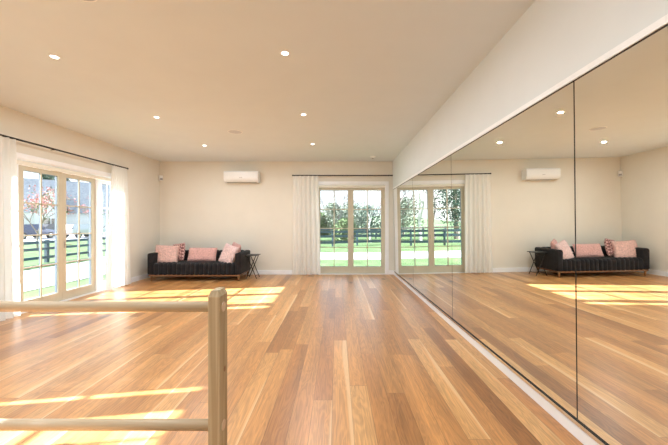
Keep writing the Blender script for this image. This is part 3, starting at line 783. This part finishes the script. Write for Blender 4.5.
# ------------------------------------------------------------------ house
hx, hy = -44.0, 50.0
t = thing('neighbour_house', 'pale house with big grey roof and front gable beyond road', 'house', (hx, hy, G), (0, 0, math.radians(41)))
L_, Wd_, wh, rh = 13.5, 5.0, 3.2, 8.4
obj('wall', BX(-L_, L_, -Wd_, Wd_, 0, wh), 'housewall', t)
bm = bmesh.new(); o = 0.5
vs = [bm.verts.new(p) for p in ((-L_-o, -Wd_-o, wh-.1), (L_+o, -Wd_-o, wh-.1), (L_+o, Wd_+o, wh-.1), (-L_-o, Wd_+o, wh-.1), (-L_+2.0, 0, rh), (L_-2.0, 0, rh))]
for f in ((0, 1, 5, 4), (1, 2, 5), (2, 3, 4, 5), (3, 0, 4), (3, 2, 1, 0)): bm.faces.new([vs[i] for i in f])
obj('roof', bm, 'roof', t)
gx = -0.9
bm = bmesh.new()
pr = [(-1.7, 0), (1.7, 0), (1.7, 3.9), (0, 6.6), (-1.7, 3.9)]
A = [bm.verts.new((gx+a, -Wd_-1.6, b)) for a, b in pr]; B = [bm.verts.new((gx+a, -1.0, b)) for a, b in pr]
bm.faces.new(A[::-1]); bm.faces.new(B)
for i in range(5): bm.faces.new((A[i], A[(i+1) % 5], B[(i+1) % 5], B[i]))
obj('gable', bm, 'housewall', t, label='pale pointed front gable')
bm = bmesh.new()
for s in (-1, 1):
    q = []
    for yy in (-Wd_-1.9, -0.8):
        for a, b in ((0, 6.7), (s*2.1, 3.4), (s*2.1, 3.65), (0, 6.95)): q.append(bm.verts.new((gx+a, yy, b)))
    for f in ((0, 1, 2, 3), (4, 7, 6, 5), (0, 4, 5, 1), (1, 5, 6, 2), (2, 6, 7, 3), (3, 7, 4, 0)): bm.faces.new([q[i] for i in f])
obj('gable_roof', bm, 'roof', t)
for wx, wy in ((-8, -Wd_), (-4.5, -Wd_), (gx, -Wd_-1.6), (7, -Wd_)):
    f = obj('window', bxs((wx-0.9, wx+0.9, wy-0.06, wy+0.02, 0.9, 1.0), (wx-0.9, wx+0.9, wy-0.06, wy+0.02, 2.3, 2.4), (wx-0.9, wx-0.8, wy-0.06, wy+.02, 1.0, 2.3), (wx+0.8, wx+0.9, wy-0.06, wy+.02, 1.0, 2.3), (wx-0.04, wx+0.04, wy-0.06, wy+.02, 1.0, 2.3)), 'white', t)
    obj('pane', BX(wx-0.8, wx+0.8, wy-0.03, wy-0.01, 1.0, 2.3), 'carglass', f)
obj('chimney', BX(5.4, 6.2, 0.5, 1.4, 5.5, 9.9), 'housewall', t)

# ------------------------------------------------------------------ cars
def car(x, y, rot, m, lab, wagon=False):
    t = thing('parked_car', lab, 'car', (x, y, G+0.02), (0, 0, rot), group=None)
    roof_r = -1.9 if wagon else -1.2
    prof = [(-2.15, 0.35), (-2.2, 0.85), (-1.95 if not wagon else -2.1, 1.0), (roof_r, 1.45), (0.35, 1.47), (1.05, 1.0), (2.0, 0.85), (2.2, 0.6), (2.15, 0.35)]
    def loft(secs, name, mm, par):
        bm = bmesh.new(); rings = []
        for yy, sc, pr in secs: rings.append([bm.verts.new((px, yy, pz)) for px, pz in pr])
        for a, b in zip(rings, rings[1:]):
            for k in range(len(a)): bm.faces.new((a[k], a[(k+1) % len(a)], b[(k+1) % len(a)], b[k]))
        bm.faces.new(rings[0][::-1]); bm.faces.new(rings[-1]); return obj(name, bm, mm, par)
    def taper(k): return [(px*(1-0.04*k), pz if pz < 0.9 else pz-0.10*k*0) for px, pz in prof]
    def low(k): return [(px*(1-0.02*k), min(pz, 0.93)) for px, pz in prof]
    loft([(-0.88, 1, [(a, min(b, 0.9)) for a, b in taper(1)]), (-0.68, 1, taper(0.4)), (0.68, 1, taper(0.4)), (0.88, 1, [(a, min(b, 0.9)) for a, b in taper(1)])], 'body', m, t)
    for s in (-1, 1):
        bm = bmesh.new()
        q = [(roof_r-0.25, 0.98), (roof_r+0.12, 1.36), (0.25, 1.38), (0.80, 0.98)]
        A = [bm.verts.new((a, s*(0.86-(b-0.9)*0.36), b)) for a, b in q]; B = [bm.verts.new((a, s*(0.80-(b-0.9)*0.36), b)) for a, b in q]
        bm.faces.new(A); bm.faces.new(B[::-1])
        for i in range(4): bm.faces.new((A[i], A[(i+1) % 4], B[(i+1) % 4], B[i]))
        obj('side_window', bm, 'carglass', t)
        for wx in (-1.35, 1.35):
            wbm = TB([(wx, s*0.70, 0.32), (wx, s*0.90, 0.32)], 0.33, 20); wo_ = obj('wheel', wbm, 'tyre', t)
            obj('hubcap', TB([(wx, s*0.895, 0.32), (wx, s*0.91, 0.32)], 0.19, 14), 'chrome', wo_)
    bm = bmesh.new(); A = [bm.verts.new(p) for p in ((0.40, -0.62, 1.46), (0.40, 0.62, 1.46), (1.02, 0.72, 1.045), (1.02, -0.72, 1.045))]
    B = [bm.verts.new(v.co+Vector((0.02, 0, 0.02))) for v in A]; bm.faces.new(A); bm.faces.new(B[::-1])
    for i in range(4): bm.faces.new((A[i], A[(i+1) % 4], B[(i+1) % 4], B[i]))
    obj('windscreen', bm, 'carglass', t)
car(-31.6, 32.4, math.radians(85), 'carblue', 'blue car parked across the road at far left')
car(-34.6, 38.2, math.radians(95), 'cardark', 'dark car parked between the blue and silver cars')
car(-28.4, 35.2, math.radians(85), 'carsilver', 'silver wagon parked beyond the fence, right of the others', wagon=True)
